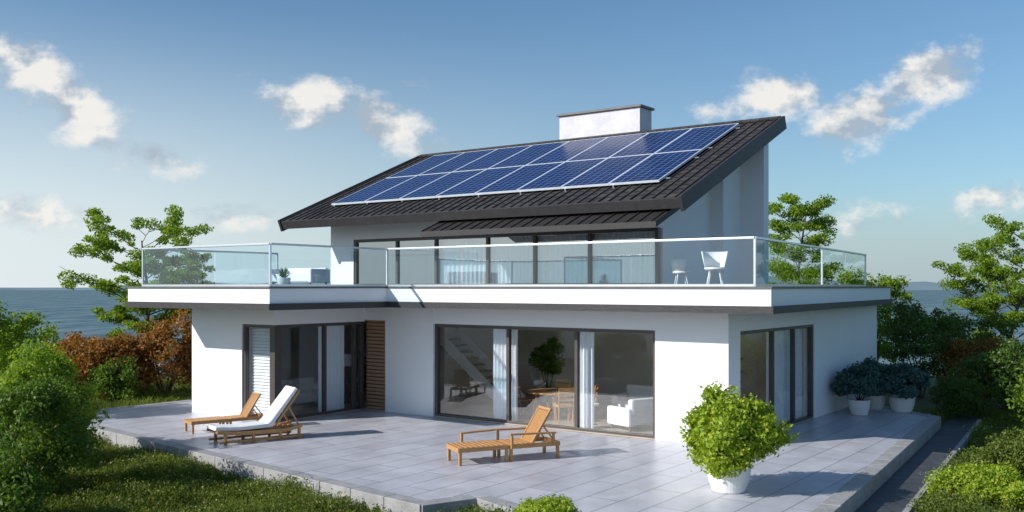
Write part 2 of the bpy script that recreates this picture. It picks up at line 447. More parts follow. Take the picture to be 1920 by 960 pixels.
for yy in (y0+.35, y0+2.3, y0+3.3, y1-.4):
    b.box(-15.85, -3.05, yy, yy+.05, .045, .068)
u = -15.6
while u < -3.1:
    b.box(u-.02, u+.02, y0-.03, y0+.02, .0, .08); u += 1.57
o = b.obj('mounting_rail', M['alu'], roof); o.matrix_local = MR

can = MB()
cs = .40
c1 = (1.20, 5.22); c0 = (3.49, 5.22+cs*2.29)
can.uprism([(c1[0],c1[1]-.15),(c0[0],c0[1]-.16),(c0[0],c0[1]),(c1[0],c1[1])], -10.15, -2.42)
u = -10.1
while u < -2.45:
    can.beam((u, c1[0]-.01, c1[1]+.010), (u, c0[0]-.02, c0[1]+.010), .03, .03); u += .36
can.obj('canopy', M['canopy'], house)

ch = MB().box(-10.34, -7.05, 9.0, 9.86, 3.6, 9.76).obj('chimney', M['concrete'], house, .01)
MB().box(-10.42, -6.97, 8.92, 9.94, 9.76, 9.84).obj('chimney_cap', M['cap'], ch, .01)
MB().box(-10.2, -7.2, 9.1, 9.76, 9.84, 9.87).obj('flue_cover', M['dark'], ch)

bal = empty('balustrade', parent=house)
order = [(-.25,11.6),(.97,-.90),(-9.52,-.90),(-9.52,-4.94),(-14.75,-4.94),(-14.75,-.3)]
gl = MB(); rl = MB(); ba = MB(); posts = []
for i in range(len(order)-1):
    a, b = Vector(order[i]), Vector(order[i+1]); d = (b-a); Ln = d.length; d.normalize()
    n = max(1, round(Ln/2.9))
    for k in range(n):
        p = a+d*(Ln*k/n+.03); q = a+d*(Ln*(k+1)/n-.03)
        gl.add([(p.x,p.y,3.63),(q.x,q.y,3.63),(q.x,q.y,4.6),(p.x,p.y,4.6)], [(0,1,2,3)])
    rl.beam((a.x, a.y, 4.62), (b.x, b.y, 4.62), .075, .05)
    ba.beam((a.x, a.y, 3.625), (b.x, b.y, 3.625), .06, .05)
    posts.append(a)
    if n > 3 and i == 0: posts.append(a+d*Ln*.5)
posts.append(Vector(order[-1]))
gl.obj('glass_panel', M['rail_glass'], bal); rl.obj('handrail', M['alu'], bal, .008); ba.obj('base_channel', M['alu'], bal)
for p in posts:
    MB().box(p.x-.022, p.x+.022, p.y-.022, p.y+.022, 3.60, 4.60).obj('post', M['alu'], bal)

# ------------------------------------------------------------------ solar panels
PW = (15.75-3.2)/8; PL = (y1-y0)/2
first = None
for r in range(2):
    for c in range(8):
        ux = -3.2-PW*(c+.5); yy = y0+PL*(r+.5)
        mw = MH @ MR @ Matrix.Translation((ux, yy, .11))
        if first is None:
            fr = MB(); hw = PW/2-.006; hl = PL/2-.006; t = .026
            fr.box(-hw, hw, -hl, -hl+t, -.04, .02); fr.box(-hw, hw, hl-t, hl, -.04, .02)
            fr.box(-hw, -hw+t, -hl+t, hl-t, -.04, .02); fr.box(hw-t, hw, -hl+t, hl-t, -.04, .02)
            first = empty('solar_panel', mw)
            fr.obj('panel_frame', M['panelframe'], first)
            MB().box(-hw+t, hw-t, -hl+t, hl-t, -.03, .012).obj('cell_glass', M['panel'], first)
            o = first
        else:
            o = copy_tree(first, mw)
        tag(o, 'blue gridded solar panel with white frame on dark roof', 'solar panel', 'solar panels in two rows on the roof')

# ------------------------------------------------------------------ terrace
TP = [(-11.0,24.5),(-1.49,15.6),(-.59,16.15),(1.1,13.9),(4.35,13.9),(11.8,26.2),(10.9,29.6),(10.9,31.6),(-9.5,31.8),(-10.2,30.1),(-12.0,27.8)]
tl = [(MHI @ Vector((x, y, 0))) for x, y in TP]
te = MB().prism([(p.x, p.y) for p in tl], -.30, -.004).obj('terrace', M['tile'], mw=MH)
te['kind'] = 'structure'; te['label'] = 'light grey paved terrace around the house'
kb = MB()
def kerb(a, b, wd=.32, z0=-.52, z1=.012, L0=.95):
    a, b = Vector(a), Vector(b); d = (b-a); n = max(1, round(d.length/L0)); st = d.length/n; d.normalize()
    nr = Vector((d.y, -d.x))
    for i in range(n):
        p = a+d*(i*st+.006)+nr*.03; q = a+d*((i+1)*st-.006)+nr*.03
        kb.prism([(p.x,p.y),(q.x,q.y),(q.x-nr.x*wd,q.y-nr.y*wd),(p.x-nr.x*wd,p.y-nr.y*wd)], z0, z1+random.uniform(-.002,.003))
for i in (0, 1, 2, 4, 5): kerb(TP[i], TP[i+1])
kerb(TP[9], TP[10]); kerb(TP[10], TP[0])
k = kb.obj('terrace_kerb', M['kerb'], bevel=.012); k['kind'] = 'structure'

def gh(x, y):
    d = math.hypot(x, y-22)
    h = -.34
    if d > 26: h -= .035*(d-26)**1.45
    return max(h, -48)
rings = [0, 4, 8, 12, 16, 20, 24, 27, 30, 34, 38, 44, 52, 62, 76, 95, 120, 150, 190, 240, 320]
NA = 72; vs = [(0, 22, -.34)]; fs = []
for r_ in rings[1:]:
    for i in range(NA):
        t = 2*math.pi*i/NA; x = r_*math.cos(t); y = 22+r_*math.sin(t)
        vs.append((x, y, gh(x, y)+(RNG.random()-.5)*min(.06, r_*.003)))
for i in range(NA): fs.append((0, 1+i, 1+(i+1) % NA))
for j in range(len(rings)-2):
    for i in range(NA):
        a = 1+j*NA+i; b = 1+j*NA+(i+1) % NA
        fs.append((a, a+NA, b+NA, b))
gm = MB(); gm.add(vs, fs)
M['ground'] = pmat('ground_grass', (.085, .12, .03), .95, (.045, .06, .02), .9, .8, 12)
g = gm.obj('ground', M['ground'], smooth=True); g['kind'] = 'structure'
m, nt, out = nmat('far_water_hazed')
p = nt.nodes.new('ShaderNodeBsdfPrincipled'); nt.links.new(p.outputs[0], out.inputs[0])
tc = nt.nodes.new('ShaderNodeTexCoord'); mp = nt.nodes.new('ShaderNodeMapping'); mp.inputs['Scale'].default_value = (.006, .0016, 1)
nt.links.new(tc.outputs['Object'], mp.inputs[0])
nz = nt.nodes.new('ShaderNodeTexNoise'); nz.inputs['Scale'].default_value = 3; nz.inputs['Detail'].default_value = 12; nz.inputs['Roughness'].default_value = .8
nt.links.new(mp.outputs[0], nz.inputs['Vector'])
cr = nt.nodes.new('ShaderNodeValToRGB'); e = cr.color_ramp.elements
e[0].position = .42; e[0].color = (.06, .125, .16, 1); e[1].position = .62; e[1].color = (.20, .28, .29, 1)  # pale blue-grey stops: distance haze is mixed into the water colour
nt.links.new(nz.outputs[0], cr.inputs[0]); nt.links.new(cr.outputs[0], p.inputs['Base Color'])
p.inputs['Roughness'].default_value = .8; p.inputs['Specular IOR Level'].default_value = .1
s = MB().add([(-40000,-40000,-46),(40000,-40000,-46),(40000,40000,-46),(-40000,40000,-46)], [(0,1,2,3)]).obj('sea', m)
s['kind'] = 'structure'
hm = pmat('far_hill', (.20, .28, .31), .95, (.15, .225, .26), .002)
rr_ = random.Random(3)
hb = MB(); NX = 90
for (yy, hmax, dep) in ((14000, 130, 2500), (20000, 230, 3000)):
    prof = []
    ph = [rr_.random()*6.28 for _ in range(6)]
    for i in range(NX+1):
        x = -14000+28000*i/NX
        h = 0
        for q, (fq, am) in enumerate(((.00025, .5), (.0006, .3), (.0013, .2), (.003, .1), (.006, .06))): h += am*math.sin(x*fq+ph[q])
        prof.append((x, max(0, h+.35)*hmax))
    vs = []
    for x, h in prof: vs += [(x, yy-dep*.5, -46.5), (x, yy, -46+h), (x, yy+dep*.5, -46.5)]
    fs = []
    for i in range(NX): fs += [(3*i, 3*i+3, 3*i+4, 3*i+1), (3*i+1, 3*i+4, 3*i+5, 3*i+2)]
    hb.add(vs, fs)
ho = hb.obj('hills', hm, smooth=True); ho['kind'] = 'structure'

ed = (Vector(TP[5])-Vector(TP[4])).normalized(); pn = Vector((ed.y, -ed.x))
pa = Vector(TP[4])-ed*2; pb = Vector(TP[5])+ed*3
PWD = .80
pp = [pa+pn*.04, pb+pn*.04, pb+pn*PWD, pa+pn*PWD]
pathpoly = [(p.x, p.y) for p in (pa-pn*.1, pa+pn*(PWD+.13), pb+pn*(PWD+.13), pb-pn*.1)]
po = MB().prism([(p.x, p.y) for p in (pp[0], pp[3], pp[2], pp[1])], -.6, -.30).obj('path', M['path']); po['kind'] = 'structure'
kq = MB()
for i in range(18):
    p = pa+ed*(i*1.0+.005)+pn*(PWD+.005); q = pa+ed*(i*1.0+.995)+pn*(PWD+.005)
    kq.prism([(p.x,p.y),(p.x+pn.x*.1,p.y+pn.y*.1),(q.x+pn.x*.1,q.y+pn.y*.1),(q.x,q.y)], -.6, -.20)
ko = kq.obj('path_kerb', M['kerb']); ko['kind'] = 'structure'

# ------------------------------------------------------------------ loungers
def slats(mb, x0, x1, yw, z0, z1, n, wd, th):
    for i in range(n):
        t = (i+.5)/n; x = x0+(x1-x0)*t; zz = z0+(z1-z0)*t
        mb.beam((x, -yw, zz), (x, yw, zz), wd, th, up=(-(z1-z0), 0, (x1-x0)))
def lounger_white(mw):
    r = empty('sun_lounger', mw)
    f = MB()
    for s_ in (-.34, .34):
        pts = [(-1.05,s_,.30),(-.6,s_,.24),(0,s_,.22),(.6,s_,.22),(1.0,s_,.30)]
        for i in range(4): f.beam(pts[i], pts[i+1], .05, .08)
        f.beam((-1.0,s_,.06), (1.0,s_,.06), .06, .05)
    slats(f, -1.0, .98, .32, .25, .25, 16, .08, .022)
    f.obj('frame', M['teak'], r, .006)
    for x in (-.85, -.2, .45, .92):
        for y in (-.34, .34): MB().box(x-.03, x+.03, y-.03, y+.03, 0, .24).obj('leg', M['teak'], r)
    c = MB()
    prof = [(-1.08,.33),(-.5,.29),(.25,.31),(.33,.40),(.92,1.16),(.85,1.21),(.24,.47),(.16,.40),(-.5,.38),(-1.06,.42)]
    n = len(prof); c.add([(x,-.3,z) for x,z in prof]+[(x,.3,z) for x,z in prof],
        [tuple(range(n)), tuple(range(2*n-1,n-1,-1))]+[(i,n+i,n+(i+1)%n,(i+1)%n) for i in range(n)])
    c.obj('cushion', M['cushion'], r, .025)
    b = MB()
    for s_ in (-.3, .3): b.beam((.36,s_,.36), (.95,s_,1.12), .04, .05); b.beam((.68,s_,.75), (.95,s_,.26), .03, .04)
    for i in range(6):
        t = (i+.5)/6; b.beam((.36+.59*t,-.3,.36+.76*t), (.36+.59*t,.3,.36+.76*t), .07, .02, up=(-.76,0,.59))
    b.obj('backrest', M['teak'], r, .005)
    return r
def lounger_wood(mw, arms=True):
    r = empty('sun_lounger', mw)
    s = MB()
    for s_ in (-.33, .33): s.beam((-1.15,s_,.30), (-.08,s_,.30), .045, .09); s.beam((-.02,s_,.30), (1.1,s_,.30), .045, .09)
    for x in (-1.15, -.08, -.02, 1.1): s.beam((x,-.35,.30), (x,.35,.30), .045, .09)
    slats(s, -1.12, -.1, .33, .345, .345, 9, .085, .022); slats(s, .0, .55, .33, .345, .345, 5, .085, .022)
    s.obj('seat', M['teak'], r, .005)
    for x in (-1.12, -.10, .0, 1.07):
        for y in (-.32, .32): MB().box(x-.03, x+.03, y-.03, y+.03, 0, .26).obj('leg', M['teak'], r, .004)
    b = MB()
    for s_ in (-.27, .27): b.beam((.5,s_,.33), (.93,s_,1.0), .045, .05)
    for i in range(9):
        y = -.24+.06*i; b.beam((.53,y,.36), (.91,y,.97), .045, .02, up=(-.67,0,.43))
    b.beam((.93,-.3,1.0), (.93,.3,1.0), .06, .05, up=(-.67,0,.43)); b.beam((.52,-.3,.35), (.52,.3,.35), .05, .05)
    for s_ in (-.25, .25): b.beam((.75,s_,.7), (1.05,s_,.32), .03, .03)
    b.obj('backrest', M['teak'], r, .005)
    if arms:
        for s_ in (-.37, .37):
            a = MB(); a.beam((-.05,s_,.56), (1.0,s_,.54), .08, .035)
            a.beam((0,s_,.26), (0,s_,.55), .05, .05); a.beam((.95,s_,.3), (.95,s_,.53), .05, .05)
            if s_ > 0: a.beam((-.85,s_,.53), (-.05,s_,.56), .06, .035); a.beam((-.82,s_,.26), (-.82,s_,.52), .05, .05)
            a.obj('armrest', M['teak'], r, .006)
    return r
GR = 'sun loungers on the terrace'
def place(x, y, deg, z=.0, s=1.): return Matrix.Translation((x, y, z)) @ Matrix.Rotation(math.radians(deg), 4, 'Z') @ Matrix.Scale(s, 4)
tag(lounger_white(place(-6.0, 22.3, 36)), 'wooden sun lounger with long white cushion, back raised', 'sun lounger', GR)
tag(lounger_wood(place(-7.2, 24.0, 36, 0, .84), False), 'teak slatted lounger with raised back beside cushioned one', 'sun lounger', GR)
tag(lounger_wood(place(-.15, 19.85, 24), True), 'teak lounge chair with armrests and slatted footrest', 'sun lounger', GR)

# ------------------------------------------------------------------ pots
def pot_mesh(R, Hh, root):
    p = MB().lathe([(0,0),(R*.72,0),(R*.76,.02),(R*.93,Hh*.5),(R,Hh-.02),(R,Hh),(R*.92,Hh),(R*.90,Hh-.06),(0,Hh-.06)], 40)
    p.obj('pot', M['pot'], root, smooth=False)
    MB().lathe([(R*.9,Hh-.05),(R*.5,Hh-.03),(0,Hh-.02)]).obj('soil', M['soil'], root)
def potted(loc, R, Hh, BR, mat, ncl, nl, cr, ls, seed, zoff=0., name='potted_shrub', low=-.35):
    root = empty(name, Matrix.Translation(loc)); pot_mesh(R, Hh, root)
    P, O = bush_centers(BR, ncl, nl, cr, seed, low); P[:, 2] += Hh+zoff
    me = npmesh('foliage', leafverts(P, ls, O), 4, mat)
    o = bpy.data.objects.new('foliage', me); COL.objects.link(o); o.parent = root
    mb = MB(); r = random.Random(seed)
    for i in range(10):
        a = r.random()*6.28; mb.cyl((math.cos(a)*.05, math.sin(a)*.05, Hh-.06), (math.cos(a)*BR[0]*.5, math.sin(a)*BR[1]*.5, Hh+BR[2]), .018, .008, 6, False)
    mb.obj('stem', M['bark'], root)
    return root
tag(potted((3.82, 16.75, 0.0), .39, .44, (.86, .86, .72), L['yellow'], 120, 190, .24, .08, 3, -.17, low=-.8), 'bushy lime-green shrub in round white pot on terrace', 'potted plant')
for i, (u_, v_, R_) in enumerate([(.75, 7.4, .30), (.75, 8.9, .34), (1.55, 8.8, .36)]):
    q = H2W(u_, v_, 0)
    tag(potted((q.x, q.y, 0), R_, .42, (.75, .75, .50), L['blue'], 60, 120, .2, .10, 20+i, -.08, low=-.6),
        'blue-green leafy plant in white pot beside side wall', 'potted plant', 'potted plants along the side wall')

# ------------------------------------------------------------------ balcony things
def balcony_chair(mw):
    r = empty('balcony_chair', mw)
    MB().lathe([(0,.40),(.24,.40),(.27,.43),(.26,.47),(0,.47)]).obj('seat', M['pot'], r)
    n = 18; vs = []; fs = []
    for j, (rad, z) in enumerate([(.25,.44),(.29,.62),(.34,.86)]):
        for i in range(n): t = math.radians(-20+220*i/(n-1)); vs.append((rad*math.cos(t), rad*math.sin(t), z))
    for j in range(2):
        for i in range(n-1): a = j*n+i; fs.append((a, a+1, a+n+1, a+n))
    o = MB().add(vs, fs).obj('backrest', M['pot'], r, smooth=True); m_ = o.modifiers.new('s', 'SOLIDIFY'); m_.thickness = .03
    for a in (45, 135, 225, 315):
        t = math.radians(a); MB().cyl((.26*math.cos(t), .26*math.sin(t), 0), (.16*math.cos(t), .16*math.sin(t), .41), .015, .02, 8).obj('leg', M['pot'], r)
    return r
c1 = balcony_chair(MH @ Matrix.Translation((-1.2, 2.0, 3.6)) @ Matrix.Rotation(.3, 4, 'Z'))
tag(c1, 'white round-backed chair on the balcony', 'chair', 'white balcony chairs')
c2 = copy_tree(c1, MH @ Matrix.Translation((-2.6, 3.0, 3.6)) @ Matrix.Rotation(2.2, 4, 'Z') @ Matrix.Scale(.85, 4))
tag(c2, 'white round-backed chair on the balcony', 'chair', 'white balcony chairs')
def sofa(name, mw, Ln, mat, bh=.80):
    r = empty(name, mw)
    MB().box(-Ln/2, Ln/2, -.4, .4, .14, .42).obj('seat', mat, r, .05)
    MB().box(-Ln/2, Ln/2, .28, .46, .40, bh).obj('backrest', mat, r, .06)
    for s_ in (-1, 1): MB().box(s_*Ln/2-.08, s_*Ln/2+.08, -.42, .44, .12, .58).obj('armrest', mat, r, .05)
    for x in (-Ln/2+.05, Ln/2-.05):
        for y in (-.35, .35): MB().box(x-.025, x+.025, y-.025, y+.025, 0, .14).obj('leg', M['furn'], r)
    return r
tag(sofa('outdoor_sofa', MH @ Matrix.Translation((-13.4, -.6, 3.6)) @ Matrix.Scale(.9, 4), 1.9, M['cushion'], .62), 'white upholstered sofa on the balcony', 'sofa')
def agave(mw, s_=.4):
    r = empty('spiky_plant', mw); pot_mesh(.17, .22, r)
    mb = MB(); rr = random.Random(5)
    for i in range(34):
        a = rr.random()*6.28; e_ = rr.uniform(.3, 1.4); d = Vector((math.cos(a)*math.cos(e_), math.sin(a)*math.cos(e_), math.sin(e_)))
        sd = d.cross(Vector((0,0,1))).normalized()*.018; p0 = Vector((0,0,.2)); p1 = p0+d*s_*.6; p2 = p0+d*s_+Vector((0,0,-.03))
        mb.add([p0-sd, p0+sd, p1+sd, p1-sd, p2], [(0,1,2,3),(3,2,4)])
    mb.obj('foliage', L['dark'], r)
    return r
tag(agave(MH @ Matrix.Translation((-9.9, -4.2, 3.6)), .32), 'small spiky dark plant in pot on balcony', 'potted plant')

# ------------------------------------------------------------------ interior things
def curtain(p0, p1, z0, z1, amp=.05, waves=7, label='white floor-length curtain behind the glass', grp='curtains behind the windows'):
    p0 = Vector(p0); p1 = Vector(p1); d = p1-p0; nr = Vector((-d.y, d.x)).normalized(); n = waves*8
    vs = []; fs = []
    for j in range(2):
        for i in range(n+1):
            t = i/n; q = p0+d*t+nr*amp*math.sin(t*waves*6.283+.6*math.sin(t*9)); vs.append((q.x, q.y, z0 if j == 0 else z1))
    for i in range(n): fs.append((i, i+1, n+2+i, n+1+i))
    o = MB().add(vs, fs).obj('curtain', M['curtain'], smooth=True, mw=MH)
    tag(o, label, 'curtain', grp); return o
curtain((-6.9, .45), (-6.1, .45), .04, 2.95)
curtain((-4.25, .45), (-3.75, .45), .04, 2.95, waves=4)
curtain((-.30, 3.1), (-.30, 5.7), .04, 2.56, amp=.04, waves=9)
curtain((-11.7, -1.4), (-11.7, -.4), .04, 2.95, waves=6)
for a_, b_ in ((-11.5,-9.5),(-9.45,-7.75),(-7.65,-5.8),(-5.72,-3.8)):
    curtain((a_, 3.78), (b_, 3.78), 3.62, 5.2, amp=.03, waves=11)

def table(mw, R=.7, Hh=.74):
    r = empty('dining_table', mw)
    MB().lathe([(0,Hh-.04),(R-.02,Hh-.04),(R,Hh-.02),(R-.01,Hh),(0,Hh)]).obj('table_top', M['teak'], r)
    for a in (45, 135, 225, 315):
        t = math.radians(a); MB().cyl((R*.8*math.cos(t), R*.8*math.sin(t), 0), (R*.6*math.cos(t), R*.6*math.sin(t), Hh-.04), .025, .035, 8).obj('leg', M['teak'], r)
    return r
tag(table(MH @ Matrix.Translation((-5.7, 1.5, .03))), 'round wooden dining table inside the living room', 'table')
def chair(mw):
    r = empty('dining_chair', mw)
    MB().box(-.22, .22, -.22, .22, .42, .47).obj('seat', M['teak'], r, .01)
    b = MB(); b.beam((-.2,.2,.45), (-.2,.28,.92), .035, .035); b.beam((.2,.2,.45), (.2,.28,.92), .035, .035)
    for z_ in (.62, .76, .9): b.beam((-.2,.2+(z_-.45)*.17,z_), (.2,.2+(z_-.45)*.17,z_), .02, .08)
    b.obj('backrest', M['teak'], r)
    for x in (-.19, .19):
        for y in (-.19, .19): MB().box(x-.018, x+.018, y-.018, y+.018, 0, .42).obj('leg', M['teak'], r)
    return r
ch1 = None
for a in (20, 110, 190, 320):
    t = math.radians(a); mw = MH @ Matrix.Translation((-5.7+.9*math.cos(t), 1.6+.9*math.sin(t), .03)) @ Matrix.Rotation(t-math.pi/2, 4, 'Z')
    if ch1 is None: ch1 = chair(mw); o = ch1
    else: o = copy_tree(ch1, mw)
    tag(o, 'wooden dining chair around the round table', 'chair', 'dining chairs around the table')
tag(sofa('armchair', MH @ Matrix.Translation((-3.0, 1.15, .03)) @ Matrix.Rotation(math.radians(-110), 4, 'Z'), .95, M['cushion']), 'white upholstered armchair just behind the sliding glass', 'armchair')
tag(sofa('sofa', MH @ Matrix.Translation((-3.6, 3.4, .03)), 2.1, M['cushion']), 'long white sofa inside the living room', 'sofa')
r_ = empty('side_table', MH @ Matrix.Translation((-4.3, 1.1, .03)))
MB().lathe([(0,.50),(.27,.50),(.28,.52),(.27,.54),(0,.54)]).obj('table_top', M['pot'], r_); MB().cyl((0,0,.03),(0,0,.5),.03,.03).obj('leg', M['furn'], r_); MB().lathe([(0,0),(.2,0),(.2,.03),(0,.03)]).obj('base', M['furn'], r_)
tag(r_, 'small round white side table near the sofa', 'table')
r_ = empty('picture', MH @ Matrix.Translation((-4.2, 6.46, 1.8)))
f = MB(); f.box(-.6,.6,-.02,.03,-.45,-.4); f.box(-.6,.6,-.02,.03,.4,.45); f.box(-.6,-.55,-.02,.03,-.4,.4); f.box(.55,.6,-.02,.03,-.4,.4); f.obj('picture_frame', M['furn'], r_)
MB().box(-.55,.55,0,.02,-.4,.4).obj('canvas', M['screen'], r_); tag(r_, 'framed abstract picture on the living room wall', 'picture')
# leafy indoor plants seen through the doors
for i, (u_, v_) in enumerate([(-7.9, 4.6), (-2.2, 4.8)]):
    q = H2W(u_, v_, .03)
    tag(potted((q.x, q.y, .03), .26, .40, (.50, .50, .75), L['dark'], 40, 80, .2, .13, 50+i, .1, 'indoor_plant', low=-.5),
        'tall leafy green plant in white pot indoors', 'potted plant', 'indoor plants in the living room')
r_ = empty('staircase', MH)
t_ = MB(); s_ = MB()
for i in range(10):
    t_.box(-8.55-.25*i-.28, -8.55-.25*i, 2.9, 3.9, .03+.19*(i+1)-.05, .03+.19*(i+1))
s_.beam((-8.4,2.88,.12), (-11.03,2.88,2.15), .05, .32); s_.beam((-8.4,3.92,.12), (-11.03,3.92,2.15), .05, .32)
t_.v = [(max(x, -11.08), y, z) for x, y, z in t_.v]
t_.obj('tread', M['furn'], r_); s_.obj('stringer', M['white'], r_)
tag(r_, 'indoor staircase with white stringers and dark treads', 'staircase')
r_ = empty('standing_lamp', MH @ Matrix.Translation((-12.6, .6, .03)))
MB().lathe([(0,0),(.16,0),(.16,.03),(.02,.04),(.02,1.2),(0,1.2)]).obj('lamp_base', M['furn'], r_)
MB().lathe([(.24,1.15),(.14,1.5)]).obj('lamp_shade', M['curtain'], r_); tag(r_, 'standing lamp with pale shade inside the corner room', 'lamp')
tag(sofa('sofa', MH @ Matrix.Translation((-13.2, -.8, .03)) @ Matrix.Rotation(math.radians(90), 4, 'Z'), 1.8, M['cushion']), 'pale sofa inside the corner room', 'sofa')

# ------------------------------------------------------------------ vegetation
def G(x, y): return (x, y, gh(x, y)-.05)
tg = 'trees around the house'
def tree_at(x, y, top, W, label, **k):
    b = G(x, y); t = tree('tree', b, top-b[2], W, **k); tag(t, label, 'tree', tg); return t
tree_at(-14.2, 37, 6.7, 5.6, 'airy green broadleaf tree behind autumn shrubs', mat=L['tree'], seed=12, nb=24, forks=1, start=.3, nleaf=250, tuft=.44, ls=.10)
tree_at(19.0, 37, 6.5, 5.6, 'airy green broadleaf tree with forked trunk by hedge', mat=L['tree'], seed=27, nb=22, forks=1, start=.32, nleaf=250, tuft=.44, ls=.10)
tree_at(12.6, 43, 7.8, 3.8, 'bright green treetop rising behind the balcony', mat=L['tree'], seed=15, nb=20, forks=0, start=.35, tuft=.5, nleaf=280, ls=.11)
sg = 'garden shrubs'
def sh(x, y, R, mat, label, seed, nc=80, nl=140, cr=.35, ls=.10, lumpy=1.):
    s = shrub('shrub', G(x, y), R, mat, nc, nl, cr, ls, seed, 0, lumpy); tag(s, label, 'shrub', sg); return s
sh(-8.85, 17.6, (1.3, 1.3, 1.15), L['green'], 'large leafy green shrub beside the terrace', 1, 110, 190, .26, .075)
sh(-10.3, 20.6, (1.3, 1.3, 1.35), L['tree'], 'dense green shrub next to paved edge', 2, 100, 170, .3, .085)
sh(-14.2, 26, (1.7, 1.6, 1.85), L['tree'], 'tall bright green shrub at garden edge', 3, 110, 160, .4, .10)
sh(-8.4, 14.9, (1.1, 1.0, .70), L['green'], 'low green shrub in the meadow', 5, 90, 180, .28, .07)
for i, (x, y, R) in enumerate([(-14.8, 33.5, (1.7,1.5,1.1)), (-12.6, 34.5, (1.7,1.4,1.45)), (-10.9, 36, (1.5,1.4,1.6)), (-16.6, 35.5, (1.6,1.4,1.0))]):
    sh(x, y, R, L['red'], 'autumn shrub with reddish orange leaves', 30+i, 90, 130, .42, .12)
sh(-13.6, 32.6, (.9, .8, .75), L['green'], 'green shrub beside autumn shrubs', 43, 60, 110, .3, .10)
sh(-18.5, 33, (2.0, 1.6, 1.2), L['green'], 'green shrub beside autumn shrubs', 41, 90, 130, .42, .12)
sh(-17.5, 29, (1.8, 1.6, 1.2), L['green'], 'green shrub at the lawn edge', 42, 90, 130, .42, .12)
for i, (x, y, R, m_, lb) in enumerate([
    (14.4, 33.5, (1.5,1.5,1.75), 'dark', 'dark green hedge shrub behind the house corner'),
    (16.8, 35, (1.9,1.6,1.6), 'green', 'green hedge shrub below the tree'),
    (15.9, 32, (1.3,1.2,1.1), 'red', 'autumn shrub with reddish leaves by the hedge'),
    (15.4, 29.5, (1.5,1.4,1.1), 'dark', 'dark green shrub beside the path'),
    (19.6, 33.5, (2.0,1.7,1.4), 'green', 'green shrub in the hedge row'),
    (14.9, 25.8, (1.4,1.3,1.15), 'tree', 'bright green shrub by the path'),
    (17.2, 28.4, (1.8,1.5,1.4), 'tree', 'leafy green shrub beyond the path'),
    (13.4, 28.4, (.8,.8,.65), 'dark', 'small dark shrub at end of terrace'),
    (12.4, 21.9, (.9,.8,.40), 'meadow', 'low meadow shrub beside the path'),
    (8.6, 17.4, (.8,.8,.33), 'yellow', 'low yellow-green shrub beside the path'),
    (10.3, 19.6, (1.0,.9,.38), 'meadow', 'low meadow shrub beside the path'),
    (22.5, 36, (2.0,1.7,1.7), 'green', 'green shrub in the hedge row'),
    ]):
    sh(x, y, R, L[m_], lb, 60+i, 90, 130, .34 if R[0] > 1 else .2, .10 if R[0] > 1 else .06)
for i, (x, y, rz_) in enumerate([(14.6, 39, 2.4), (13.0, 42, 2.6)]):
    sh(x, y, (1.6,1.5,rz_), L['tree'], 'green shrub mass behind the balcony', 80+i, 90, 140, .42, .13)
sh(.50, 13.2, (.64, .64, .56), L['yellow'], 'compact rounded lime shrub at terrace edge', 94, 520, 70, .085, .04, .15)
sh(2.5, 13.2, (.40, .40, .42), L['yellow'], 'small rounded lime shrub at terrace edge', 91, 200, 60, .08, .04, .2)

# ------------------------------------------------------------------ grass
def inside(P, poly):
    x, y = P[:, 0], P[:, 1]; c = np.zeros(len(P), bool); n = len(poly); j = n-1
    for i in range(n):
        xi, yi = poly[i]; xj, yj = poly[j]
        k = ((yi > y) != (yj > y)) & (x < (xj-xi)*(y-yi)/(yj-yi+1e-12)+xi); c ^= k; j = i
    return c
def scatter(n, x0, x1, y0, y1):
    P = np.stack([RNG.uniform(x0, x1, n), RNG.uniform(y0, y1, n)], 1)
    ang = np.abs(P[:, 0])/np.maximum(P[:, 1], 1)
    k = ~inside(P, TP) & ~inside(P, pathpoly) & (ang < .62)
    return P[k]
def ghv(P):
    d = np.hypot(P[:, 0], P[:, 1]-22); return -.36-np.where(d > 26, .035*np.maximum(d-26, 0)**1.45, 0)
def lump(P): return .5+.5*np.sin(P[:, 0]*1.7+2*np.sin(P[:, 1]*.9))*np.cos(P[:, 1]*1.3+P[:, 0]*.5)
def blades(P, h, wd):
    n = len(P); lp = lump(P)
    hh = h*(.4+.9*RNG.random(n))*(.5+.9*lp)
    a = RNG.random(n)*6.283; ln = RNG.normal(size=(n, 2))*.35
    b = np.stack([P[:, 0], P[:, 1], ghv(P)], 1)
    sd = np.stack([np.cos(a), np.sin(a), np.zeros(n)], 1)*wd
    mid = b+np.stack([ln[:, 0]*hh*.3, ln[:, 1]*hh*.3, hh*.55], 1)
    tip = b+np.stack([ln[:, 0]*hh, ln[:, 1]*hh, hh], 1)
    return np.stack([b-sd, b+sd, mid+sd*.6, tip, mid-sd*.6], 1).reshape(-1, 3)
P1 = scatter(110000, -12, 2.5, 11.5, 25); P2 = scatter(45000, 4.5, 17, 13, 30); P3 = scatter(50000, -24, -8, 24, 40)
V = np.concatenate([blades(P1, .26, .007), blades(P2, .2, .008), blades(P3, .22, .013)])
go = bpy.data.objects.new('grass', npmesh('grass', V, 5, L['meadow'])); COL.objects.link(go); go['kind'] = 'stuff'
Pc = np.concatenate([scatter(7000, -12, 2.5, 11.5, 24), scatter(3200, 4.5, 17, 13, 28)])
lp = lump(Pc); Pc = Pc[RNG.random(len(Pc)) < .35+.65*lp]; lp = lump(Pc)
n = 60
g = unit(RNG.normal(size=(len(Pc)*n, 3)))*RNG.random((len(Pc)*n, 1))**.4
rad = np.repeat((.08+.17*RNG.random(len(Pc)))*(.6+.7*lp), n)[:, None]
base = np.repeat(np.stack([Pc[:, 0], Pc[:, 1], ghv(Pc)+.05+.20*lp], 1), n, 0)
Q = base+g*rad
